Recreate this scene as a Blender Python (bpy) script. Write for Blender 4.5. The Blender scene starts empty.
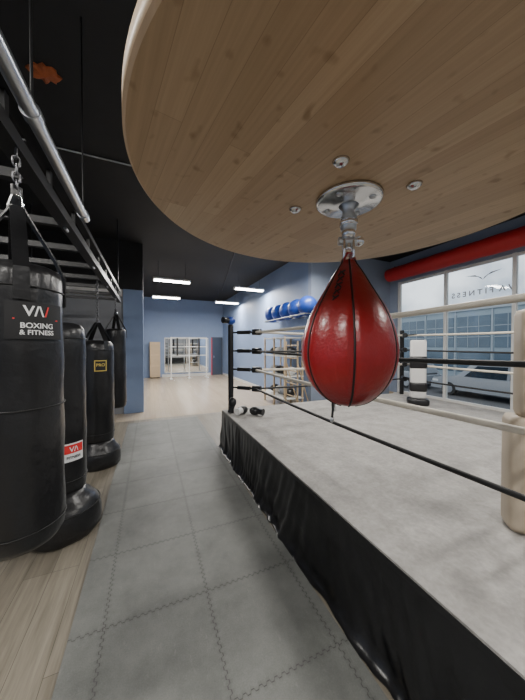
import bpy, math, random
from mathutils import Vector, Matrix
random.seed(4)
pi=math.pi
CAM_H=1.69
# ------------------------------------------------------------ materials
def N(nt,t,**kw):
    n=nt.nodes.new(t)
    for k,v in kw.items(): setattr(n,k,v)
    return n
def setin(nt,node,key,val):
    if hasattr(val,'is_output') : nt.links.new(val,node.inputs[key])
    else: node.inputs[key].default_value=val
def math_n(nt,op,a,b=0.0,c=None):
    n=N(nt,'ShaderNodeMath',operation=op)
    setin(nt,n,0,a); setin(nt,n,1,b)
    if c is not None: setin(nt,n,2,c)
    return n.outputs[0]
def mixc(nt,f,a,b,blend='MIX'):
    n=N(nt,'ShaderNodeMix',data_type='RGBA',blend_type=blend)
    setin(nt,n,0,f); setin(nt,n,6,a); setin(nt,n,7,b)
    return n.outputs[2]
def c4(c): return (c[0],c[1],c[2],1.0)
def new(name):
    m=bpy.data.materials.new(name); m.use_nodes=True
    nt=m.node_tree; b=nt.nodes['Principled BSDF']
    return m,nt,b
def mat(name,col,rough=0.5,metal=0.0,var=0.12,scale=6.0,bump=0.0,bscale=60.0,coat=0.0,emit=0.0,stretch=None):
    m,nt,b=new(name)
    tc=N(nt,'ShaderNodeTexCoord').outputs['Object']
    if stretch:
        mp=N(nt,'ShaderNodeMapping'); nt.links.new(tc,mp.inputs[0]); mp.inputs[3].default_value=stretch; tc=mp.outputs[0]
    no=N(nt,'ShaderNodeTexNoise'); nt.links.new(tc,no.inputs['Vector']); no.inputs['Scale'].default_value=scale; no.inputs['Detail'].default_value=4
    d=tuple(max(0,c*(1-var)) for c in col); l=tuple(min(1,c*(1+var)) for c in col)
    nt.links.new(mixc(nt,no.outputs[0],c4(d),c4(l)),b.inputs['Base Color'])
    b.inputs['Roughness'].default_value=rough; b.inputs['Metallic'].default_value=metal
    b.inputs['Coat Weight'].default_value=coat; b.inputs['Coat Roughness'].default_value=.18
    if emit:
        b.inputs['Emission Color'].default_value=c4(col); b.inputs['Emission Strength'].default_value=emit
    if bump:
        n2=N(nt,'ShaderNodeTexNoise'); nt.links.new(tc,n2.inputs['Vector']); n2.inputs['Scale'].default_value=bscale; n2.inputs['Detail'].default_value=3
        bp=N(nt,'ShaderNodeBump'); bp.inputs['Strength'].default_value=bump; bp.inputs['Distance'].default_value=0.01
        nt.links.new(n2.outputs[0],bp.inputs['Height']); nt.links.new(bp.outputs[0],b.inputs['Normal'])
    return m
def plank_mat(name,c1,c2,seam,w,h,rot=0.0,rough=0.45,grain=1.0,obj=False,bias=0.0,knots=False):
    m,nt,b=new(name)
    co=N(nt,'ShaderNodeTexCoord').outputs['Object'] if obj else N(nt,'ShaderNodeNewGeometry').outputs['Position']
    mp=N(nt,'ShaderNodeMapping'); mp.inputs['Rotation'].default_value=(0,0,rot); nt.links.new(co,mp.inputs[0])
    br=N(nt,'ShaderNodeTexBrick'); nt.links.new(mp.outputs[0],br.inputs['Vector'])
    br.inputs['Color1'].default_value=c4(c1); br.inputs['Color2'].default_value=c4(c2); br.inputs['Mortar'].default_value=c4(seam)
    br.inputs['Scale'].default_value=1; br.inputs['Brick Width'].default_value=w; br.inputs['Row Height'].default_value=h
    br.inputs['Mortar Size'].default_value=h*0.012; br.inputs['Mortar Smooth'].default_value=0.6; br.inputs['Bias'].default_value=bias
    br.offset=0.37; br.offset_frequency=3
    m2=N(nt,'ShaderNodeMapping'); m2.inputs['Scale'].default_value=(1.0/w*2.2,1.0/h*5,1); nt.links.new(mp.outputs[0],m2.inputs[0])
    no=N(nt,'ShaderNodeTexNoise'); nt.links.new(m2.outputs[0],no.inputs['Vector']); no.inputs['Scale'].default_value=1.0; no.inputs['Detail'].default_value=7; no.inputs['Roughness'].default_value=0.65
    cr=N(nt,'ShaderNodeValToRGB'); nt.links.new(no.outputs[0],cr.inputs[0])
    k=1-0.42*grain
    cr.color_ramp.elements[0].position=0.32; cr.color_ramp.elements[0].color=(k,k*0.98,k*0.95,1)
    cr.color_ramp.elements[1].position=0.68; cr.color_ramp.elements[1].color=(1,1,1,1)
    col=mixc(nt,1.0,br.outputs[0],cr.outputs[0],'MULTIPLY')
    if knots:
        m3=N(nt,'ShaderNodeMapping'); m3.inputs['Scale'].default_value=(34,38,1); nt.links.new(mp.outputs[0],m3.inputs[0])
        n3=N(nt,'ShaderNodeTexNoise'); nt.links.new(m3.outputs[0],n3.inputs['Vector']); n3.inputs['Scale'].default_value=1; n3.inputs['Detail'].default_value=1
        r3=N(nt,'ShaderNodeValToRGB'); nt.links.new(n3.outputs[0],r3.inputs[0])
        r3.color_ramp.elements[0].position=0.64; r3.color_ramp.elements[0].color=(1,1,1,1)
        r3.color_ramp.elements[1].position=0.76; r3.color_ramp.elements[1].color=(0.66,0.6,0.52,1)
        col=mixc(nt,1.0,col,r3.outputs[0],'MULTIPLY')
    nt.links.new(col,b.inputs['Base Color']); b.inputs['Roughness'].default_value=rough
    return m
def mat_foam():
    m,nt,b=new('foam_mat')
    pos=N(nt,'ShaderNodeNewGeometry').outputs['Position']
    sp=N(nt,'ShaderNodeSeparateXYZ'); nt.links.new(pos,sp.inputs[0])
    X,Y=sp.outputs[0],sp.outputs[1]
    def wave(v):
        s=math_n(nt,'SINE',math_n(nt,'MULTIPLY',v,2*pi/0.042))
        s=math_n(nt,'MULTIPLY',s,2.4); s=math_n(nt,'MINIMUM',s,1.0); s=math_n(nt,'MAXIMUM',s,-1.0)
        return math_n(nt,'MULTIPLY',s,0.0065)
    def line(a,b_,off):
        v=math_n(nt,'ADD',a,wave(b_)); v=math_n(nt,'SUBTRACT',v,off)
        v=math_n(nt,'DIVIDE',v,0.61); v=math_n(nt,'ADD',v,0.5); v=math_n(nt,'FRACT',v)
        v=math_n(nt,'SUBTRACT',v,0.5); v=math_n(nt,'ABSOLUTE',v); v=math_n(nt,'MULTIPLY',v,0.61)
        return v
    d=math_n(nt,'MINIMUM',line(X,Y,0.35),line(Y,X,0.56))
    edge=math_n(nt,'LESS_THAN',d,0.0021)
    seam_shade=N(nt,'ShaderNodeMapRange'); nt.links.new(d,seam_shade.inputs[0]); seam_shade.inputs[1].default_value=0; seam_shade.inputs[2].default_value=0.022; seam_shade.inputs[3].default_value=0.80; seam_shade.inputs[4].default_value=1  # shadow along the tile seams, painted into the mat colour
    n1=N(nt,'ShaderNodeTexNoise'); nt.links.new(pos,n1.inputs['Vector']); n1.inputs['Scale'].default_value=3.0; n1.inputs['Detail'].default_value=9; n1.inputs['Roughness'].default_value=.7
    r=N(nt,'ShaderNodeValToRGB'); nt.links.new(n1.outputs[0],r.inputs[0])
    r.color_ramp.elements[0].position=.3; r.color_ramp.elements[0].color=(0.100,0.104,0.097,1)
    r.color_ramp.elements[1].position=.7; r.color_ramp.elements[1].color=(0.175,0.180,0.168,1)
    n2=N(nt,'ShaderNodeTexNoise'); nt.links.new(pos,n2.inputs['Vector']); n2.inputs['Scale'].default_value=140; n2.inputs['Detail'].default_value=2
    c=mixc(nt,0.2,r.outputs[0],n2.outputs[0],'OVERLAY')
    # pale dusty scuffs
    mp=N(nt,'ShaderNodeMapping'); mp.inputs['Scale'].default_value=(9,3,1); mp.inputs['Rotation'].default_value=(0,0,.5); nt.links.new(pos,mp.inputs[0])
    n3=N(nt,'ShaderNodeTexNoise'); nt.links.new(mp.outputs[0],n3.inputs['Vector']); n3.inputs['Scale'].default_value=3; n3.inputs['Detail'].default_value=8; n3.inputs['Roughness'].default_value=.75
    sc=N(nt,'ShaderNodeMapRange'); nt.links.new(n3.outputs[0],sc.inputs[0]); sc.inputs[1].default_value=.58; sc.inputs[2].default_value=.78; sc.inputs[3].default_value=0; sc.inputs[4].default_value=.35
    c=mixc(nt,sc.outputs[0],c,(.30,.30,.285,1))
    c=mixc(nt,1.0,c,seam_shade.outputs[0],'MULTIPLY')
    c=mixc(nt,edge,c,(0.05,0.05,0.047,1))
    nt.links.new(c,b.inputs['Base Color']); b.inputs['Roughness'].default_value=0.55
    bp=N(nt,'ShaderNodeBump'); bp.inputs['Strength'].default_value=0.15; bp.inputs['Distance'].default_value=0.004
    nt.links.new(n2.outputs[0],bp.inputs['Height']); nt.links.new(bp.outputs[0],b.inputs['Normal'])
    return m
def mat_canvas():
    m,nt,b=new('ring_canvas')
    pos=N(nt,'ShaderNodeNewGeometry').outputs['Position']
    n1=N(nt,'ShaderNodeTexNoise'); nt.links.new(pos,n1.inputs['Vector']); n1.inputs['Scale'].default_value=5; n1.inputs['Detail'].default_value=9; n1.inputs['Roughness'].default_value=.72
    r=N(nt,'ShaderNodeValToRGB'); nt.links.new(n1.outputs[0],r.inputs[0])
    r.color_ramp.elements[0].position=.30; r.color_ramp.elements[0].color=(0.235,0.225,0.212,1)
    r.color_ramp.elements[1].position=.68; r.color_ramp.elements[1].color=(0.375,0.36,0.34,1)
    n3=N(nt,'ShaderNodeTexNoise'); nt.links.new(pos,n3.inputs['Vector']); n3.inputs['Scale'].default_value=38; n3.inputs['Detail'].default_value=4
    c=mixc(nt,.25,r.outputs[0],n3.outputs[0],'OVERLAY')
    nt.links.new(c,b.inputs['Base Color']); b.inputs['Roughness'].default_value=.8
    bp=N(nt,'ShaderNodeBump'); bp.inputs['Strength'].default_value=.2; bp.inputs['Distance'].default_value=.01
    nt.links.new(n3.outputs[0],bp.inputs['Height']); nt.links.new(bp.outputs[0],b.inputs['Normal'])
    return m
def mat_glass():
    m=bpy.data.materials.new('window_glass'); m.use_nodes=True; nt=m.node_tree; nt.nodes.clear()
    o=N(nt,'ShaderNodeOutputMaterial'); t=N(nt,'ShaderNodeBsdfTransparent'); t.inputs[0].default_value=(.93,.96,.97,1)
    g=N(nt,'ShaderNodeBsdfGlossy'); g.inputs['Roughness'].default_value=0.02
    f=N(nt,'ShaderNodeFresnel'); f.inputs[0].default_value=1.35
    mx=N(nt,'ShaderNodeMixShader'); nt.links.new(f.outputs[0],mx.inputs[0]); nt.links.new(t.outputs[0],mx.inputs[1]); nt.links.new(g.outputs[0],mx.inputs[2]); nt.links.new(mx.outputs[0],o.inputs[0])
    return m
M={}
M['bamboo']=plank_mat('bamboo_board',(0.54,0.385,0.235),(0.44,0.30,0.175),(0.30,0.19,0.105),0.55,0.034,rot=math.radians(-100),rough=.4,grain=.42,bias=-0.1,knots=True)
M['bamboo_edge']=mat('bamboo_edge',(0.68,0.50,0.31),.45,var=.15,scale=30,stretch=(1,1,6))
M['oak']=plank_mat('vinyl_planks',(0.30,0.27,0.215),(0.21,0.185,0.145),(0.08,0.07,0.055),1.2,0.17,rot=math.radians(90),rough=.4,grain=1.05)
M['gymwood']=plank_mat('gym_wood',(0.50,0.42,0.32),(0.44,0.36,0.27),(0.25,0.2,0.15),1.6,0.12,rot=math.radians(90),rough=.22,grain=.3)
M['foam']=mat_foam(); M['canvas']=mat_canvas(); M['glass']=mat_glass()
M['blue']=mat('blue_paint',(0.20,0.275,0.44),.6,var=.05)
M['paleblue']=mat('pale_blue_paint',(0.27,0.32,0.42),.6,var=.05)
M['greywall']=mat('grey_paint',(0.26,0.27,0.29),.7,var=.06)
M['black_ceiling']=mat('black_ceiling_paint',(0.014,0.014,0.015),.75,var=.3,scale=3)
M['white']=mat('white_paint',(0.72,0.72,0.70),.45,var=.04)
M['red_leather']=mat('red_leather',(0.27,0.006,0.008),.34,var=.16,scale=14,bump=.14,bscale=120,coat=.25)
M['red_fabric']=mat('red_fabric',(0.55,0.02,0.02),.5,var=.1,bump=.3,bscale=14)
M['black_leather']=mat('black_leather',(0.013,0.013,0.014),.30,var=.4,scale=8,bump=.35,bscale=22)
M['black_vinyl']=mat('black_vinyl',(0.010,0.010,0.011),.28,var=.4,scale=8,bump=.5,bscale=10)
M['black_rubber']=mat('black_rubber',(0.02,0.02,0.02),.6,var=.3)
M['black_steel']=mat('black_steel',(0.015,0.015,0.016),.4,.2,var=.2)
M['black_cord']=mat('black_cord',(0.01,0.01,0.01),.6,var=.2)
M['black_seam']=mat('black_piping',(0.008,0.008,0.008),.5)
M['chrome']=mat('chrome',(0.75,0.76,0.78),.16,1.0,var=.06,scale=20)
M['steel']=mat('galvanised_steel',(0.55,0.57,0.60),.3,1.0,var=.15,scale=10)
M['dark_chain']=mat('dark_chain',(0.16,0.16,0.17),.35,1.0,var=.15,scale=10)
M['rope_white']=mat('white_rope_cover',(0.62,0.57,0.48),.5,var=.06,bump=.2,bscale=30)
M['cream_pad']=mat('cream_vinyl_pad',(0.50,0.42,0.32),.45,var=.06)
M['white_pad']=mat('white_vinyl',(0.70,0.69,0.67),.4,var=.05)
M['ball_blue']=mat('blue_ball_rubber',(0.02,0.065,0.36),.35,var=.1)
M['wood']=mat('pine_wood',(0.55,0.42,0.27),.5,var=.2,scale=12,stretch=(1,1,.15))
M['gold']=mat('gold_label',(0.60,0.45,0.10),.4,var=.1)
M['lblwhite']=mat('label_white',(0.8,0.8,0.8),.5,var=.03)
M['lblred']=mat('label_red',(0.7,0.03,0.03),.5,var=.05)
M['lblblack']=mat('label_black',(0.008,0.008,0.009),.6)
M['lblgrey']=mat('label_grey',(0.30,0.33,0.38),.5)
M['lbldark']=mat('label_dark',(0.08,0.09,0.11),.5)
M['mirror']=mat('mirror_glass',(0.8,0.84,0.86),.03,1.0,var=.01)
M['tube']=mat('lamp_tube',(1.0,0.97,0.92),.5,var=0,emit=28)
M['orange']=mat('orange_torn_foam',(0.36,0.09,0.025),.7,var=.8,scale=14,bump=.8,bscale=20)
M['asphalt']=mat('asphalt',(0.10,0.10,0.105),.85,var=.2,scale=5,bump=.2)
M['concrete']=mat('concrete',(0.30,0.295,0.285),.8,var=.12)
M['car_silver']=mat('car_paint_silver',(0.30,0.32,0.35),.25,.5,var=.03,coat=.8)
M['car_white']=mat('car_paint_white',(0.36,0.38,0.41),.25,.0,var=.03,coat=.8)
M['car_dark']=mat('car_paint_dark',(0.05,0.07,0.11),.25,.2,var=.05,coat=.8)
M['car_glass']=mat('car_glass',(0.02,0.03,0.04),.08,var=.1)
M['facade']=mat('facade_panel',(0.27,0.34,0.40),.5,var=.12,scale=.6)
M['facade_glass']=mat('facade_glass',(0.09,0.135,0.185),.2,var=.4,scale=1.2)
M['facade_bar']=mat('facade_mullion',(0.34,0.39,0.44),.5,var=.05)
M['trim']=mat('white_trim',(0.7,0.7,0.68),.5,var=.03)
M['tan']=mat('tan_paint',(0.50,0.38,0.25),.6,var=.08)
# ------------------------------------------------------------ builder
class B:
    def __init__(s,name): s.n=name; s.V=[];s.F=[];s.MI=[];s.S=[];s.mats=[]
    def mi(s,m):
        m=M[m]
        if m not in s.mats: s.mats.append(m)
        return s.mats.index(m)
    def add(s,vs,fs,m,smooth=False,xf=None):
        o=len(s.V); k=s.mi(m)
        for v in vs:
            v=Vector(v)
            if xf is not None: v=xf@v
            s.V.append(v)
        for f in fs: s.F.append([i+o for i in f]); s.MI.append(k); s.S.append(smooth)
        return s
    def box(s,x0,x1,y0,y1,z0,z1,m,xf=None):
        vs=[(x,y,z) for x in(x0,x1) for y in(y0,y1) for z in(z0,z1)]
        fs=[(0,1,3,2),(4,6,7,5),(0,4,5,1),(2,3,7,6),(0,2,6,4),(1,5,7,3)]
        return s.add(vs,fs,m,False,xf)
    def tube(s,pts,r,m,seg=12,closed=False,cap=True):
        pts=[Vector(p) for p in pts]; n=len(pts)
        rs=r if isinstance(r,(list,tuple)) else [r]*n
        vs=[];fs=[]; prev=None
        for i,p in enumerate(pts):
            if closed: t=pts[(i+1)%n]-pts[i-1]
            else: t=pts[min(i+1,n-1)]-pts[max(i-1,0)]
            t.normalize()
            if prev is None:
                a=Vector((0,0,1)) if abs(t.z)<.9 else Vector((1,0,0))
                u=t.cross(a).normalized()
            else: u=(prev-t*prev.dot(t)).normalized()
            prev=u; w=t.cross(u)
            for j in range(seg):
                a=2*pi*j/seg; vs.append(p+(u*math.cos(a)+w*math.sin(a))*rs[i])
        for i in range(n if closed else n-1):
            i2=(i+1)%n
            for j in range(seg):
                j2=(j+1)%seg; fs.append((i*seg+j,i*seg+j2,i2*seg+j2,i2*seg+j))
        s.add(vs,fs,m,True)
        if cap and not closed:
            s.add(vs[:seg],[tuple(range(seg))[::-1]],m); s.add(vs[-seg:],[tuple(range(seg))],m)
        return s
    def lathe(s,prof,c,m,seg=40,mod=None,xf=None,smooth=True):
        vs=[];fs=[]
        for (r,z) in prof:
            for j in range(seg):
                a=2*pi*j/seg; rr=r*(mod(a,z) if mod else 1)
                vs.append((c[0]+rr*math.cos(a),c[1]+rr*math.sin(a),c[2]+z))
        for i in range(len(prof)-1):
            for j in range(seg):
                j2=(j+1)%seg; fs.append((i*seg+j,i*seg+j2,(i+1)*seg+j2,(i+1)*seg+j))
        fs.append(tuple(range(seg))[::-1]); k=(len(prof)-1)*seg; fs.append(tuple(range(k,k+seg)))
        return s.add(vs,fs,m,smooth,xf)
    def ell(s,c,r,m,rot=None,seg=20):
        vs=[];fs=[]; R=rot or Matrix.Identity(3)
        rings=seg//2
        for i in range(1,rings):
            t=pi*i/rings
            for j in range(seg):
                a=2*pi*j/seg
                vs.append(Vector(c)+R@Vector((r[0]*math.sin(t)*math.cos(a),r[1]*math.sin(t)*math.sin(a),r[2]*math.cos(t))))
        for i in range(rings-2):
            for j in range(seg):
                j2=(j+1)%seg; fs.append((i*seg+j,(i+1)*seg+j,(i+1)*seg+j2,i*seg+j2))
        n=len(vs); vs.append(Vector(c)+R@Vector((0,0,r[2]))); vs.append(Vector(c)-R@Vector((0,0,r[2])))
        for j in range(seg):
            j2=(j+1)%seg; fs.append((n,j,j2)); k=(rings-2)*seg; fs.append((n+1,k+j2,k+j))
        return s.add(vs,fs,m,True)
    def ribbon(s,pts,wv,m,th=.004):
        wv=Vector(wv); vs=[];fs=[]
        for i,p in enumerate(pts):
            p=Vector(p); q=Vector(pts[min(i+1,len(pts)-1)])-Vector(pts[max(i-1,0)]); n=q.cross(wv).normalized()*th
            vs+= [p-wv-n,p+wv-n,p+wv+n,p-wv+n]
        for i in range(len(pts)-1):
            for j in range(4): fs.append((i*4+j,i*4+(j+1)%4,i*4+4+(j+1)%4,i*4+4+j))
        fs+=[(3,2,1,0),tuple(range(len(vs)-4,len(vs)))]
        return s.add(vs,fs,m)
    def link(s,c,h,w,r,m,yaw=0.0):
        pts=[]
        for k in range(16):
            a=2*pi*k/16; x=w*math.cos(a); z=(h-w)*(1 if math.sin(a)>0.01 else -1 if math.sin(a)<-0.01 else 0)+w*math.sin(a)
            pts.append((c[0]+x*math.cos(yaw),c[1]+x*math.sin(yaw),c[2]+z))
        return s.tube(pts,r,m,seg=8,closed=True)
    def chain(s,c,z0,z1,m,h=.026,w=.013,r=.0045):
        n=max(1,int((z1-z0)/(2*h-4*r+.004))); 
        for i in range(n):
            z=z0+(i+.5)*(z1-z0)/n; s.link((c[0],c[1],z),h,w,r,m,yaw=(i%2)*pi/2+.5)
        return s
    def done(s,bevel=0,parent=None,seg=2):
        me=bpy.data.meshes.new(s.n)
        lo=Vector((min(v[i] for v in s.V) for i in range(3))); hi=Vector((max(v[i] for v in s.V) for i in range(3)))
        c=(lo+hi)/2
        me.from_pydata([tuple(v-c) for v in s.V],[],s.F)
        for m in s.mats: me.materials.append(m)
        me.polygons.foreach_set('material_index',s.MI); me.polygons.foreach_set('use_smooth',s.S); me.update()
        o=bpy.data.objects.new(s.n,me); o.location=c; bpy.context.scene.collection.objects.link(o)
        if bevel:
            b=o.modifiers.new('b','BEVEL'); b.width=bevel; b.segments=seg; b.limit_method='ANGLE'; b.angle_limit=math.radians(50)
        if parent: o.parent=parent; o.matrix_parent_inverse=parent.matrix_basis.inverted()
        return o
def text_geo(body,size):
    cu=bpy.data.curves.new('t','FONT'); cu.body=body; cu.size=size; cu.align_x='CENTER'; cu.align_y='CENTER'; cu.offset=size*.02
    o=bpy.data.objects.new('t',cu); bpy.context.scene.collection.objects.link(o)
    dg=bpy.context.evaluated_depsgraph_get(); me=bpy.data.meshes.new_from_object(o.evaluated_get(dg))
    vs=[tuple(v.co) for v in me.vertices]; fs=[tuple(p.vertices) for p in me.polygons]
    bpy.data.objects.remove(o); bpy.data.meshes.remove(me); return vs,fs
def cylmap(vs,c,R,ang,zc):
    return [(c[0]+R*math.cos(ang+x/R),c[1]+R*math.sin(ang+x/R),zc+y) for x,y,_ in vs]
def patch(b,c,R,ang,zc,w,h,m):
    n=14; vs=[];fs=[]
    for i in range(n+1):
        x=-w/2+w*i/n
        vs+=[(x,-h/2,0),(x,h/2,0)]
    for i in range(n): fs.append((2*i,2*i+2,2*i+3,2*i+1))
    b.add(cylmap(vs,c,R,ang,zc),fs,m,True)
def ctext(b,body,size,c,R,ang,zc,m,dx=0,dy=0):
    vs,fs=text_geo(body,size); b.add(cylmap([(x+dx,y+dy,0) for x,y,_ in vs],c,R,ang,zc),fs,m)
# ------------------------------------------------------------ room
ZC=4.3; XL=-3.4; XR=6.9; YB=-3.0; YM=6.0; XI=4.0; YF=15.3
def simple(name,*a,bevel=0): b=B(name); b.box(*a); return b.done(bevel)
b=B('floor'); b.box(XL,XR,YB,6.6,-.12,0,'oak'); b.box(XL,XI,6.6,YF,-.12,0,'gymwood'); b.box(XI,XR,6.6,7.0,-.12,0,'gymwood'); b.done()
simple('floor_mat',-.44,1.03,YB+.1,6.35,0.0,0.014,'foam')
simple('ceiling',XL,XR,YB,YF,ZC,ZC+.15,'black_ceiling')
b=B('wall_left'); b.box(XL-.15,XL,YB,YF,-.1,3.1,'paleblue'); b.box(XL-.15,XL,YB,YF,3.1,ZC,'black_ceiling'); b.done()
simple('wall_rear',XL-.15,XR+.2,YB-.15,YB,-.1,ZC,'greywall')
b=B('wall_back'); b.box(XL-.15,XI+.15,YF,YF+.15,-.1,ZC,'blue'); b.done()
b=B('wall_partition'); b.box(XL,-.60,7.4,7.6,0,3.1,'greywall'); b.box(-.60,-.15,7.36,7.6,0,3.1,'blue'); b.box(XL,-.15,7.4,7.6,3.1,ZC,'black_ceiling'); b.done()
b=B('wall_inner'); b.box(XI,XI+.15,YM+.15,YF,0,ZC,'blue'); b.box(XI,XR,YM,YM+.15,0,ZC,'paleblue'); b.done()
b=B('baseboard_inner'); b.box(XI-.015,XI,YM+.15,YF,0,.1,'trim'); b.done()
b=B('bright_strip'); b.box(XL+.02,-.62,7.30,7.399,2.92,3.08,'trim'); b.done()  # white panel standing in for a bright strip of light
b=B('baseboard_back'); b.box(.6,3.25,YF-.05,YF-.032,0,.14,'trim'); b.done()
WZ0,WZ1=.28,3.62
wins=[(-2.6,-.2),(.2,5.75)]
b=B('wall_right')
b.box(XR,XR+.2,YB,YM+.15,-.7,WZ0,'tan'); b.box(XR,XR+.2,YB,YM+.15,WZ1,ZC,'paleblue')
b.box(XR,XR+.2,YB,wins[0][0],WZ0,WZ1,'paleblue'); b.box(XR,XR+.2,wins[0][1],wins[1][0],WZ0,WZ1,'paleblue'); b.box(XR,XR+.2,wins[1][1],YM+.15,WZ0,WZ1,'paleblue')
b.done()
for wi,(y0,y1) in enumerate(wins):
    b=B('window_%d'%(wi+1)); n=max(1,round((y1-y0)/1.4)); st=(y1-y0)/n; x0,x1=XR+.05,XR+.13
    for i in range(n+1):
        yy=y0+i*st; w=.035
        a,c=(yy,yy+2*w) if i==0 else (yy-2*w,yy) if i==n else (yy-w,yy+w)
        b.box(x0,x1,a,c,WZ0,WZ1,'trim')
    for z in (WZ0+.03,2.62,WZ1-.04): b.box(x0+.005,x1-.005,y0,y1,z-.03,z+.03,'trim')
    b.box(x0+.035,x0+.041,y0,y1,WZ0,WZ1,'glass')
    if wi==1:
        vs,fs=text_geo('V A  F I T N E S S',.17); b.add([(x0+.03,3.6+x,2.93+y) for x,y,_ in vs],fs,'lblgrey')
        for sgn in(-1,1):
            e=[(0,-.04),(.10,.05),(.36,.12),(.16,.10),(.03,.02)]
            b.add([(x0+.03,3.55+sgn*p,3.24+q) for p,q in e],[(0,1,2,3,4)],'lbldark')
    b.done()
    L=bpy.data.lights.new('window_portal_%d'%(wi+1),'AREA'); L.shape='RECTANGLE'; L.size=y1-y0; L.size_y=WZ1-WZ0
    o=bpy.data.objects.new('window_portal_%d'%(wi+1),L); o.location=(XR+.25,(y0+y1)/2,(WZ0+WZ1)/2); o.rotation_euler=(pi/2,0,pi/2)
    L.cycles.is_portal=True; bpy.context.scene.collection.objects.link(o)
simple('windowsill',XR-.12,XR-.001,.2,5.75,WZ0-.04,WZ0,'trim')
b=B('red_window_shade'); pts=[(XR-.28,y,3.80) for y in [ -2.4+.2*i for i in range(42)]]
b.tube(pts,[.19+.006*math.sin(i*2.1) for i in range(42)],'red_fabric',seg=24)
for y in(-2.2,1.8,5.6): b.box(XR-.28,XR-.001,y-.02,y+.02,3.98,4.02,'black_steel')
b.done()
b=B('ceiling_conduit'); b.tube([(-2.6,4.25,ZC-.02),(1.6,4.25,ZC-.02)],.011,'steel'); b.tube([(2.1,6.6,ZC-.02),(3.1,12,ZC-.02)],.012,'black_steel'); b.done()
b=B('ceiling_patch'); pts=[]; n=22
for i in range(n):
    a=2*pi*i/n; r=.10*(1+.35*math.sin(3*a+1)*math.cos(5*a)); pts.append((-.91+r*math.cos(a)*1.1,3.16+r*math.sin(a),ZC-.012-.02*math.sin(i*2.3)**2))
vs=pts+[(-.91,3.16,ZC-.05)]+[(p[0],p[1],ZC) for p in pts]
fs=[(i,(i+1)%n,n) for i in range(n)]+[(i,(i+1)%n,n+1+(i+1)%n,n+1+i) for i in range(n)]
b.add(vs,fs,'orange'); b.done()
def lamp(x,y,z=3.7,pw=60,l=.55):
    b=B('ceiling_lamp')
    b.box(x-l,x+l,y-.11,y+.11,z,z+.05,'white')
    for dy in(-.055,.055): b.tube([(x-l+.03,y+dy,z-.018),(x+l-.03,y+dy,z-.018)],.018,'tube',seg=10)
    for sx in(-1,1):
        b.box(x+sx*(l-.015)-.015,x+sx*(l-.015)+.015,y-.1,y+.1,z-.04,z,'white'); b.tube([(x+sx*.4,y,z+.05),(x+sx*.4,y,ZC)],.004,'black_steel',seg=6)
    b.done()
    L=bpy.data.lights.new('lamp_light','AREA'); L.shape='RECTANGLE'; L.size=2*l; L.size_y=.2; L.energy=pw; L.color=(1,.965,.91)
    o=bpy.data.objects.new('lamp_light',L); o.location=(x,y,z-.045); bpy.context.scene.collection.objects.link(o)
for x,y in((.65,8.6),(3.25,8.8),(.65,11.6),(3.3,11.9)): lamp(x,y,pw=125)
for x,y in((3.3,5.0),(3.3,2.2),(3.3,-.8),(.6,-1.4),(-1.9,-1.2),(-2.3,1.6)): lamp(x,y,pw=82)  # unseen fixtures, added to light the near area and the speed bag
# ------------------------------------------------------------ back room items
b=B('wall_mirror'); b.box(.75,3.1,YF-.02,YF-.001,.25,2.1,'mirror')
for xx in(.75,1.92,3.1): b.box(xx-.02,xx+.02,YF-.03,YF-.001,.2,2.15,'trim')
b.box(.73,3.12,YF-.03,YF-.001,2.1,2.15,'trim'); b.box(.73,3.12,YF-.03,YF-.001,.2,.25,'trim'); b.done()
b=B('door_1'); Y1=YF-.002; b.box(3.3,3.34,YF-.05,Y1,0,2.2,'red_fabric'); b.box(3.92,3.96,YF-.05,Y1,0,2.2,'black_rubber'); b.box(3.3,3.96,YF-.05,Y1,2.16,2.2,'black_rubber'); b.box(3.34,3.92,YF-.03,Y1,0,2.16,'car_dark'); b.box(3.42,3.46,YF-.06,YF-.03,1.0,1.12,'chrome'); b.done()
b=B('wooden_cabinet')
b.box(.0,.50,YF-.45,YF-.03,.05,1.9,'wood'); 
for z in(.1,.68,1.26): b.box(.03,.47,YF-.46,YF-.45,z,z+.52,'tan')
b.box(.03,.47,YF-.42,YF-.06,0,.05,'black_rubber'); b.done(.005)
b=B('exercise_rig')
for x in(1.0,1.9,2.8):
    b.tube([(x,14.2,0),(x,14.2,2.15)],.03,'white'); b.box(x-.06,x+.06,13.95,14.45,0,.03,'white')
for z in(1.2,1.65,2.12): b.tube([(1.0,14.2,z),(2.8,14.2,z)],.022,'white')
for x in(1.3,2.4): b.box(x-.04,x+.04,14.12,14.16,1.2,2.1,'black_leather')
b.done()
b=B('ball_shelf')
for x in(3.52,3.86): b.tube([(x,5.55,2.50),(x,8.05,2.50)],.015,'steel')
for y in(6.3,7.1,7.9): b.box(3.5,3.999,y-.015,y+.015,2.46,2.485,'steel')
b.tube([(3.52,5.55,2.5),(3.86,5.55,2.5)],.015,'steel'); b.done()
for i,y in enumerate((5.7,6.22,6.74,7.26,7.78)):
    b=B('exercise_ball'); r=.255
    b.lathe([(max(.001,r*math.sin(t)),-r*math.cos(t)) for t in [pi*k/40 for k in range(41)]],(3.69,y,2.515+math.sqrt((r)**2-.17**2)),'ball_blue',mod=lambda a,z:1+.006*math.cos(z*150)); b.done()
b=B('storage_rack'); x0,x1,y0,y1=3.3,3.85,6.2,7.5
for x in(x0,x1):
    for y in(y0,(y0+y1)/2,y1): b.box(x-.02,x+.02,y-.02,y+.02,0,1.95,'wood')
for z in(.25,.85,1.4,1.9): b.box(x0-.03,x1+.03,y0-.03,y1+.03,z,z+.025,'trim')
for z in(.28,.88,1.43):
    for k in range(4):
        y=y0+.17+k*.32; b.ell((3.57,y,z+.12),(.17,.12,.115),['black_leather','lblgrey','white_pad','black_leather'][(k+int(z*3))%4])
b.done()
b=B('ladder_rack')
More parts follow.
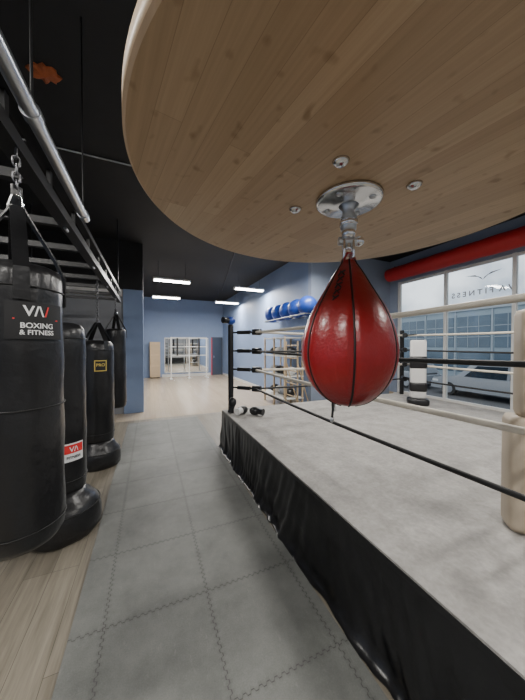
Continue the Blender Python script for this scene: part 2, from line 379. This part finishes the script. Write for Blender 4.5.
for y in (5.2,5.75): b.tube([(3.1,y,0),(3.1,y,1.80)],.02,'wood')
for k in range(6): b.tube([(3.1,5.2,.2+k*.3),(3.1,5.75,.2+k*.3)],.014,'wood')
for y in (5.2,5.75): b.tube([(3.1,y,1.3),(3.5,y,0.02)],.014,'wood')
b.done()
# ------------------------------------------------------------ boxing ring
HP=.61; PX0,PX1,PY0,PY1=1.12,5.32,.08,4.34
RX0,RX1,RY0,RY1=1.54,4.9,.5,3.89
b=B('boxing_ring')
b.box(PX0+.06,PX1-.06,PY0+.06,PY1-.06,.0,HP-.05,'black_steel')
b.box(PX0,PX1,PY0,PY1,HP-.05,HP,'canvas')
b.box(PX0-.006,PX1+.006,PY0-.006,PY1+.006,HP-.075,HP-.012,'black_vinyl')
def fold(u): return .6*math.sin(u*9+1.6*math.sin(u*2.3))+.4*math.sin(u*23+2.4*math.sin(u*3.1))+.2*math.sin(u*57+math.sin(u*7))
def skirt(p0,p1,nrm):
    p0=Vector(p0);p1=Vector(p1);L=(p1-p0).length;nu=int(L/.012);nv=22;vs=[];fs=[]
    for i in range(nu+1):
        u=L*i/nu
        for j in range(nv+1):
            t=j/nv; off=.004+.018*t+.030*(t**.6)*(fold(u+.22*t*math.sin(u*2.1))+.9)*(.75+.25*math.sin(u*4))+.010*math.sin(t*11+u*9)*t
            if t>.88: off+=(t-.88)*.35
            p=p0.lerp(p1,i/nu)+Vector(nrm)*max(off,.002); vs.append((p.x,p.y,max(.003,HP-.03-(HP-.035)*min(1,t*1.05)) if t<.96 else .018-.3*(t-.96)))
    for i in range(nu):
        for j in range(nv): a=i*(nv+1)+j; fs.append((a,a+nv+1,a+nv+2,a+1))
    b.add(vs,fs,'black_vinyl',True)
skirt((PX0,PY0,0),(PX0,PY1,0),(-1,0,0)); skirt((PX0,PY1,0),(PX1,PY1,0),(0,1,0)); skirt((PX1,PY1,0),(PX1,PY0,0),(1,0,0)); skirt((PX1,PY0,0),(PX0,PY0,0),(0,-1,0))
zs=[1.91,1.61,1.31,1.01]; cols=['rope_white','black_cord','rope_white','black_cord']; rr=[.019,.015,.019,.015]
cs=[(RX0,RY0),(RX0,RY1),(RX1,RY1),(RX1,RY0)]
for z,cl,r in zip(zs,cols,rr):
    for k in range(4):
        a=cs[k];c=cs[(k+1)%4]; n=24
        b.tube([(a[0]+(c[0]-a[0])*i/n,a[1]+(c[1]-a[1])*i/n,z-.02*math.sin(pi*i/n)) for i in range(n+1)],r,cl)
cx,cy=(RX0+RX1)/2,(RY0+RY1)/2
for k,(x,y) in enumerate(cs):
    dx=1 if x>cx else -1; dy=1 if y>cy else -1
    px,py=x+dx*.31,y+dy*.31
    b.tube([(px,py,0),(px,py,2.02)],.045,'black_steel',seg=20); b.tube([(px,py,2.02),(px,py,2.04)],[.05,.04],'black_steel')
    for z in zs:
        b.tube([(px,py,z),(x,y,z)],.014,'black_steel'); b.tube([(x+dx*.06,y+dy*.06,z),(x+dx*.22,y+dy*.22,z)],.032,'black_steel')
        b.tube([(x-dx*.07,y-dy*.07,z-.0),(x+dx*.03,y+dy*.03,z)],.05,'black_vinyl',seg=16)
def pad(c,yaw,w,d,z0,z1,m,extra=None):
    xf=Matrix.Translation((c[0],c[1],0))@Matrix.Rotation(yaw,4,'Z')
    pts=[]
    for k in range(32):
        a=2*pi*k/32; ca,sa=math.cos(a),math.sin(a)
        pts.append((w/2*math.copysign(abs(ca)**.45,ca),d/2*math.copysign(abs(sa)**.45,sa)))
    zz=[(z0,.9),(z0+.03,1),(z1-.03,1),(z1,.9)]
    vs=[(p[0]*s_,p[1]*s_,z) for z,s_ in zz for p in pts]; fs=[]
    for i in range(3):
        for j in range(32): fs.append((i*32+j,i*32+(j+1)%32,(i+1)*32+(j+1)%32,(i+1)*32+j))
    fs+=[tuple(range(32))[::-1],tuple(range(96,128))]
    b.add(vs,fs,m,True,xf)
pad((2.05,.78),math.radians(-45),.26,.16,HP+.005,1.28,'cream_pad')
pad((2.06,.77),math.radians(-45),.19,.13,1.28,1.90,'cream_pad')
for z in zs: b.tube([(RX0,RY0,z),(1.98,.73,z)],.010,'black_cord')
pad((4.54,3.32),math.radians(-45),.26,.14,HP+.12,1.80,'white_pad')
pad((4.54,3.32),math.radians(-45),.29,.16,1.28,1.50,'black_vinyl')
pad((4.54,3.32),math.radians(-45),.29,.17,.86,1.02,'black_vinyl')
pad((4.54,3.32),math.radians(-45),.36,.28,HP+.001,HP+.12,'black_vinyl')
for z in zs: b.tube([(RX1,RY1,z),(4.6,3.4,z)],.010,'black_cord')
b.done()
def glove(name,c,rot,m,cuff):
    b=B(name); R=rot.to_3x3(); c=Vector(c)
    b.ell(c,(.085,.07,.065),m,R); b.ell(c+R@Vector((-.02,.06,.01)),(.05,.025,.03),m,R)
    p=[c+R@Vector((-.06-.02*k,0,0)) for k in range(6)]; b.tube(p,[.05,.047,.045,.047,.05,.052],cuff,seg=16); b.done()
glove('boxing_glove',(1.36,3.95,HP+.066),Matrix.Rotation(.6,4,'Z'),'black_leather','white_pad')
glove('boxing_glove',(1.50,3.82,HP+.066),Matrix.Rotation(2.2,4,'Z'),'black_leather','black_vinyl')
glove('boxing_glove',(1.22,4.08,HP+.17),Matrix.Rotation(-1.4,4,'Y'),'black_leather','black_vinyl')
glove('boxing_glove',(1.23,4.2,2.108),Matrix.Rotation(.4,4,'Z'),'ball_blue','black_leather')
# ------------------------------------------------------------ bags
def heavy_bag(c,r,z0,z1,apex,beam,label=True):
    b=B('heavy_bag'); L=z1-z0
    prof=[(.001,0),(r*.6,.0),(r*.86,.012),(r*.96,.04),(r,.09)]
    for k in range(1,16): prof.append((r*(1+.012*math.sin(k*1.3)-.01*(k/16)),.09+(L-.16)*k/16))
    prof+=[(r*.985,L-.05),(r*.94,L-.015),(r*.8,L),(.001,L-.01)]
    b.lathe(prof,(c[0],c[1],z0),'black_leather',seg=72,mod=lambda a,z:1+.006*math.sin(5*a+z*9)+.005*math.sin(9*a-z*14)+(.012*math.sin(22*a)*max(0,(z-(L-.16))/.16)))
    for zz in(z0+.1,z0+L*.5,z1-.11): b.tube([(c[0]+(r+.002)*math.cos(2*pi*k/40),c[1]+(r+.002)*math.sin(2*pi*k/40),zz) for k in range(40)],.004,'black_seam',seg=6,closed=True)
    for k in range(4):
        a=k*pi/2+.4; ca,sa=math.cos(a),math.sin(a)
        pts=[(c[0]+ca*(r+.006),c[1]+sa*(r+.006),z1-.17),(c[0]+ca*(r+.008),c[1]+sa*(r+.008),z1-.03),(c[0]+ca*r*.82,c[1]+sa*r*.82,z1+.06),(c[0]+ca*.02,c[1]+sa*.02,apex)]
        b.ribbon(pts,(-sa*.027,ca*.027,0),'black_vinyl',.003)
    b.ribbon([(c[0]-.02,c[1],apex-.05),(c[0]-.015,c[1],apex),(c[0],c[1],apex+.05),(c[0],c[1],apex+.10)],(.012,.018,0),'black_vinyl',.006)
    b.link((c[0],c[1],apex+.02),.038,.022,.006,'chrome'); b.chain(c,apex+.05,beam-.01,'dark_chain',h=.024,w=.013,r=.0042)
    ang=math.atan2(-c[1],-c[0])
    if label: 
        R=r+.010; zc=z0+L*label; A=ang+.36
        patch(b,c,R,A,zc,.22,.16,'lblblack')
        ctext(b,'V/\\',.062,c,R+.002,A,zc,'lblwhite',dx=-.014,dy=.040)
        ctext(b,'/',.062,c,R+.003,A,zc,'lblred',dx=.034,dy=.040)
        vs=[(-.085,0,0),(.085,0,0),(.085,.006,0),(-.085,.006,0)]
        b.add(cylmap(vs,c,R+.003,A,zc+.004),[(0,1,2,3)],'lblred')
        ctext(b,'BOXING',.032,c,R+.002,A,zc,'lblwhite',dy=-.022)
        ctext(b,'& FITNESS',.029,c,R+.002,A,zc,'lblwhite',dy=-.052)
    b.done()
BZ=2.62
heavy_bag((-.57,1.60),.170,.76,2.06,2.34,BZ,label=.80)
heavy_bag((-.60,5.80),.175,.50,2.02,2.30,BZ,label=0)
heavy_bag((-1.9,4.6),.175,.55,2.0,2.3,BZ,label=0)
def standing_bag(c,r,h,rb,hb,lab,strap=False):
    b=B('freestanding_punching_bag')
    prof=[(.001,.0),(rb*.9,.0),(rb*.98,.03),(rb,.09),(rb*.99,hb*.62),(rb*.93,hb*.85),(rb*.8,hb),(r*1.02,hb+.05),(r*.93,hb+.09)]
    b.lathe(prof,(c[0],c[1],.001),'black_leather',seg=48,mod=lambda a,z:1+.012*math.sin(7*a+z*9))
    p=[(r*.9,hb+.07),(r*.98,hb+.12),(r,hb+.2)]
    for k in range(1,14): p.append((r*(1+.012*math.sin(k*1.7)),hb+.2+(h-hb-.4)*k/13))
    p+=[(r*.99,h-.12),(r*.95,h-.06),(r*.82,h-.02),(r*.55,h),(.001,h)]
    b.lathe(p,(c[0],c[1],0),'black_leather',seg=48,mod=lambda a,z:1+.008*math.sin(4*a+z*8))
    for zz,R in((hb*.8+0,rb*.965),(hb+.2,r+.003),(h-.14,r+.003)): b.tube([(c[0]+R*math.cos(2*pi*k/40),c[1]+R*math.sin(2*pi*k/40),zz) for k in range(40)],.005,'black_seam',seg=6,closed=True)
    ang=math.atan2(-c[1],-c[0])
    if lab=='red':
        R=r*1.012+.008; A=ang+.42; patch(b,c,R,A,.76,.17,.16,'lblwhite'); patch(b,c,R+.002,A,.79,.155,.075,'lblred'); ctext(b,'V/\\',.06,c,R+.004,A,.785,'lblwhite'); ctext(b,'FITNESS',.032,c,R+.003,A,.715,'lblblack')
    else:
        R=r*1.012+.008; patch(b,c,R,ang+.15,1.42,.15,.15,'gold'); patch(b,c,R+.002,ang+.15,1.42,.125,.125,'lblblack'); ctext(b,'PRO',.055,c,R+.004,ang+.15,1.43,'gold')
    if strap:
        for k in range(4):
            a=k*pi/2+.7; ca,sa=math.cos(a),math.sin(a)
            b.ribbon([(c[0]+ca*r*.98,c[1]+sa*r*.98,h-.16),(c[0]+ca*r*.92,c[1]+sa*r*.92,h-.01),(c[0]+ca*.02,c[1]+sa*.02,h+.25)],(-sa*.03,ca*.03,0),'black_vinyl')
        b.chain(c,h+.24,BZ-.01,'dark_chain',h=.026,w=.015,r=.005)
    b.done()
standing_bag((-.74,2.92),.185,1.90,.30,.30,'red')
standing_bag((-.68,4.36),.20,1.77,.28,.27,'gold',True)
# overhead bag rack
b=B('overhead_bag_rack')
b.box(-.64,-.56,-.3,6.4,BZ,BZ+.07,'black_steel'); b.box(-.63,-.57,-.3,6.4,BZ+.22,BZ+.27,'black_steel')
for k in range(12): y=-.2+k*.59; b.box(-.61,-.59,y-.02,y+.02,BZ+.07,BZ+.22,'black_steel')
b.box(-2.05,-1.97,-.3,6.4,BZ,BZ+.07,'black_steel'); b.box(-3.3,-3.22,-.3,6.4,BZ,BZ+.07,'black_steel')
for k in range(11):
    y=.1+k*.61; b.box(-3.3,-.6,y-.025,y+.025,BZ+.01,BZ+.06,'black_steel')
for x in(-3.26,-2.01,-.6):
    for y in(-.1,6.2): b.tube([(x,y,BZ+.07),(x,y,ZC)],.015,'black_steel')
for k in range(6): b.tube([(-.60,.3+k*1.1,BZ-.012),(-.60,.36+k*1.1,BZ-.012)],.012,'steel')
b.done()
b=B('metal_pipe'); b.tube([(-.485,-.3,2.745),(-.485,2.6,2.745)],.033,'steel',seg=24)
for y in (.5,1.5,2.5): b.tube([(-.485,y,2.745),(-.485,y+.05,2.745)],.04,'steel',seg=24); b.tube([(-.485,y+.025,2.78),(-.485,y+.025,ZC)],.006,'black_steel')
b.done()
# ------------------------------------------------------------ speed bag + platform
SX,SY=.364,.416; ZP=1.98
RP=.40; PCX,PCY=.368,.412
b=B('speed_bag_platform')
b.lathe([(.001,.0),(RP-.004,.0),(RP,.004)],(PCX,PCY,ZP),'bamboo',seg=160,smooth=False)
b.lathe([(RP,.004),(RP,.034),(RP-.004,.038),(.001,.038)],(PCX,PCY,ZP),'bamboo_edge',seg=160,smooth=True)
b.box(PCX-.05,PCX+.05,PCY-.30,PCY+.30,ZP+.038,ZP+.08,'black_steel'); b.box(PCX-.30,PCX+.30,PCY-.05,PCY+.05,ZP+.038,ZP+.08,'black_steel')
b.tube([(PCX,PCY,ZP+.08),(PCX,PCY,ZC)],.03,'black_steel',seg=20); b.box(PCX-.12,PCX+.12,PCY-.12,PCY+.12,ZC-.012,ZC,'black_steel')
# carriage bolts of the swivel mount
for x,y in ((.267,.299),(.483,.266),(.307,.506)):
    pass
a=math.radians(23.2)
for r_,d_ in ((.1229,.4168),(.2728,.4767),(.0693,.5608)):
    x,y=r_*math.cos(a)+d_*math.sin(a), d_*math.cos(a)-r_*math.sin(a)
    b.lathe([(.001,-.008),(.006,-.0075),(.011,-.004),(.0135,0)],(x,y,ZP),'chrome',seg=24)
b.done()
b=B('speed_bag')
x,y=SX,SY; ZQ=ZP-.0005
b.lathe([(.001,-.012),(.03,-.012),(.036,-.009),(.058,-.0085),(.063,-.006),(.064,0),(.001,0)],(x,y,ZQ),'chrome',seg=64)
for k in range(4):
    t=k*pi/2+.5; b.lathe([(.001,-.0125),(.005,-.012),(.007,-.009)],(x+.046*math.cos(t),y+.046*math.sin(t),ZP),'steel',seg=14)
b.lathe([(.012,-.062),(.015,-.060),(.0155,-.035),(.012,-.032),(.012,-.02),(.02,-.012)],(x,y,ZP),'steel',seg=32)
b.lathe([(.017,-.052),(.0185,-.050),(.0185,-.042),(.017,-.040)],(x,y,ZP),'chrome',seg=6)
b.ell((x,y,ZP-.066),(.0135,.0135,.0135),'chrome')
b.tube([(x,y,ZP-.06),(x,y,ZP-.095)],.006,'chrome'); b.tube([(x-.018,y+.008,ZP-.082),(x+.018,y-.008,ZP-.082)],.008,'steel'); b.ell((x+.019,y-.008,ZP-.082),(.010,.010,.010),'chrome')
for i in range(2): 
    ox=.0085*(1 if i else -1); b.link((x+ox,y-ox*.4,ZP-.098),.020,.007,.0028,'chrome',yaw=1.0)
b.link((x,y,ZP-.115),.020,.010,.003,'chrome',yaw=-.4)
prof=[(.001,1.570),(.016,1.5725),(.040,1.582),(.059,1.597),(.074,1.616),(.0845,1.638),(.0905,1.662),(.0915,1.684),(.0885,1.709),(.0815,1.735),(.071,1.760),(.058,1.783),(.0455,1.804),(.034,1.824),(.024,1.840),(.0165,1.851),(.012,1.859),(.001,1.861)]
NP=6
def interp(p,n=4):
    out=[]
    for i in range(len(p)-1):
        p0=p[max(i-1,0)];p1=p[i];p2=p[i+1];p3=p[min(i+2,len(p)-1)]
        for k in range(n):
            t=k/n; out.append(tuple(.5*((2*p1[q])+(-p0[q]+p2[q])*t+(2*p0[q]-5*p1[q]+4*p2[q]-p3[q])*t*t+(-p0[q]+3*p1[q]-3*p2[q]+p3[q])*t**3) for q in(0,1)))
    out.append(p[-1]); return [(max(.001,r),z) for r,z in out]
ip=interp(prof); ph=math.radians(-124)
smod=lambda A,z:1-.035*math.exp(-((abs(((A-ph)/(2*pi/NP)+.5)%1-.5)*(2*pi/NP))/.07)**2)
b.lathe(ip,(x,y,0),'red_leather',seg=144,mod=smod)
for k in range(NP):
    A=ph+k*2*pi/NP
    b.tube([(x+(r*.968+.0005)*math.cos(A),y+(r*.968+.0005)*math.sin(A),z) for r,z in ip[4:-4]],.0018,'black_seam',seg=6)
A=ph-.5
for k in range(5):
    z=1.772+.013*k; r=[q for q in ip if q[1]>=z][0][0]+.001
    r2=[q for q in ip if q[1]>=z+.01][0][0]+.001
    b.tube([(x+r*math.cos(A-.006/r),y+r*math.sin(A-.006/r),z),(x+(r+.002)*math.cos(A),y+(r+.002)*math.sin(A),z+.005),(x+r2*math.cos(A+.006/r),y+r2*math.sin(A+.006/r),z+.01)],.0016,'black_seam',seg=6)
    b.tube([(x+r*math.cos(A+.006/r),y+r*math.sin(A+.006/r),z),(x+r2*math.cos(A-.006/r),y+r2*math.sin(A-.006/r),z+.01)],.0016,'black_seam',seg=6)
b.ribbon([(x-.012,y+.004,1.845),(x-.010,y+.003,1.862),(x-.005,y+.001,1.872),(x+.005,y-.001,1.872),(x+.010,y-.003,1.862),(x+.012,y-.004,1.845)],(.003,.008,0),'red_leather',.002)
for k in range(3): b.tube([(x+(.012+.002*k)*math.cos(t),y+(.012+.002*k)*math.sin(t),1.856-.007*k) for t in [2*pi*q/20 for q in range(20)]],.0026,'red_leather',seg=6,closed=True)
tx,ty=x-.028,y+.012
b.tube([(tx,ty,1.578),(tx+.001,ty,1.563),(tx-.001,ty,1.543)],.0024,'black_seam',seg=8); b.ell((tx-.001,ty,1.542),(.004,.004,.006),'steel')
b.tube([(tx+.004,ty,1.578),(tx+.006,ty,1.558)],.0018,'lblwhite',seg=8)
b.done()
# ------------------------------------------------------------ outside
GZ=-.7
simple('street_ground',XR+.2,60,-40,70,GZ-.1,GZ,'asphalt')
b=B('sidewalk'); b.box(XR+.23,9.6,-40,70,GZ+.001,GZ+.14,'concrete'); b.done()
b=B('sidewalk'); b.box(17.4,19.8,-40,70,GZ+.001,GZ+.14,'concrete'); b.done()
b=B('building_facade'); FX=20
b.box(FX,FX+6,-20,60,GZ,4.4,'facade'); b.box(FX-.12,FX,-20,60,4.1,4.5,'facade_bar')
for i in range(36):
    y=-19+i*2.2
    b.box(FX-.03,FX-.001,y+.12,y+2.08,-.1,1.3,'facade_glass'); b.box(FX-.03,FX-.001,y+.12,y+2.08,1.6,3.7,'facade_glass')
    b.box(FX-.07,FX-.001,y-.04,y+.04,GZ,4.1,'facade_bar')
    for z in (2.3,3.0): b.box(FX-.05,FX-.001,y+.12,y+2.08,z-.02,z+.02,'facade_bar')
    for dy in(.75,1.4): b.box(FX-.05,FX-.001,y+dy-.015,y+dy+.015,1.6,3.7,'facade_bar')
b.done()
def car(x,y,paint,tall=1.45,L=4.6):
    b=B('car'); z=GZ; W=.9
    lower=[(-L/2,.32),(-L/2+.05,.75),(-L/2+.35,.88),(L/2-1.15,.95),(L/2-.12,.80),(L/2,.55),(L/2,.32)]
    def ext(poly,w0,w1,m):
        n=len(poly)
        vs=[(x+s_*(w0 if q<1.0 else w1),y+p,z+q) for s_ in(-1,1) for p,q in poly]
        b.add(vs,[tuple(range(n)),tuple(range(2*n-1,n-1,-1))]+[(i,(i+1)%n,n+(i+1)%n,n+i) for i in range(n)],m)
    ext(lower,W,W,paint)
    cab=[(-L/2+.15,.86),(-L/2+.55,tall-.03),(-L/2+.9,tall),(.35,tall),(.7,tall-.05),(L/2-1.2,.94)]
    ext(cab,W-.05,W-.2,paint)
    for s_ in(-1,1):
        for g in([(-L/2+.55,.97),(-L/2+.78,tall-.12),(-.75,tall-.10),(-.75,.97)],[(-.65,.97),(-.65,tall-.10),(.45,tall-.12),(L/2-1.5,.97)]):
            vs=[]
            for p,q in g:
                w=W-.05-.15*max(0,(q-.86)/(tall-.86))+.03; vs.append((x+s_*w,y+p,z+q))
            b.add(vs,[(0,1,2,3)],'car_glass')
    b.add([(x-.7,y+L/2-1.22,z+.98),(x+.7,y+L/2-1.22,z+.98),(x+.62,y+.76,z+tall-.08),(x-.62,y+.76,z+tall-.08)],[(0,1,2,3)],'car_glass')
    for p in(-L/2+.85,L/2-.85):
        for s_ in(-1,1):
            b.tube([(x+s_*(W-.2),y+p,z+.32),(x+s_*(W+.02),y+p,z+.32)],.32,'black_rubber',seg=28); b.tube([(x+s_*(W+.0),y+p,z+.32),(x+s_*(W+.03),y+p,z+.32)],.19,'steel',seg=20)
    b.box(x-W-.005,x-W+.05,y+L/2-.35,y+L/2-.05,z+.62,z+.74,'lblwhite'); b.box(x-W-.005,x-W+.05,y-L/2+.03,y-L/2+.2,z+.66,z+.82,'lblred')
    b.done(.02)
car(14.3,6.6,'car_white',1.6,4.9); car(14.3,12.0,'car_silver',1.6,4.7); car(14.4,.8,'car_dark'); car(14.3,17.4,'car_dark',1.5)
# ------------------------------------------------------------ world, camera
w=bpy.data.worlds.new('World'); bpy.context.scene.world=w; w.use_nodes=True; nt=w.node_tree; bg=nt.nodes['Background']
sky=nt.nodes.new('ShaderNodeTexSky'); sky.sky_type='HOSEK_WILKIE'; sky.turbidity=5; sky.sun_direction=(-.6,-.3,.7)
tcw=nt.nodes.new('ShaderNodeTexCoord'); cn=nt.nodes.new('ShaderNodeTexNoise'); nt.links.new(tcw.outputs['Generated'],cn.inputs['Vector']); cn.inputs['Scale'].default_value=6; cn.inputs['Detail'].default_value=6
cl=nt.nodes.new('ShaderNodeMapRange'); nt.links.new(cn.outputs[0],cl.inputs[0]); cl.inputs[1].default_value=.35; cl.inputs[2].default_value=.6; cl.inputs[3].default_value=.2; cl.inputs[4].default_value=.75
mx=mixc(nt,cl.outputs[0],sky.outputs[0],(1.0,1.02,1.05,1)); nt.links.new(mx,bg.inputs[0]); bg.inputs[1].default_value=2.5
cam=bpy.data.cameras.new('camera'); co=bpy.data.objects.new('camera',cam); bpy.context.scene.collection.objects.link(co)
co.location=(0,0,CAM_H); co.rotation_euler=(math.radians(90-.87),0,-math.radians(23.2))
cam.sensor_fit='HORIZONTAL'; cam.sensor_width=36; cam.lens=36*263/525; cam.clip_start=.02; cam.clip_end=300
bpy.context.scene.camera=co
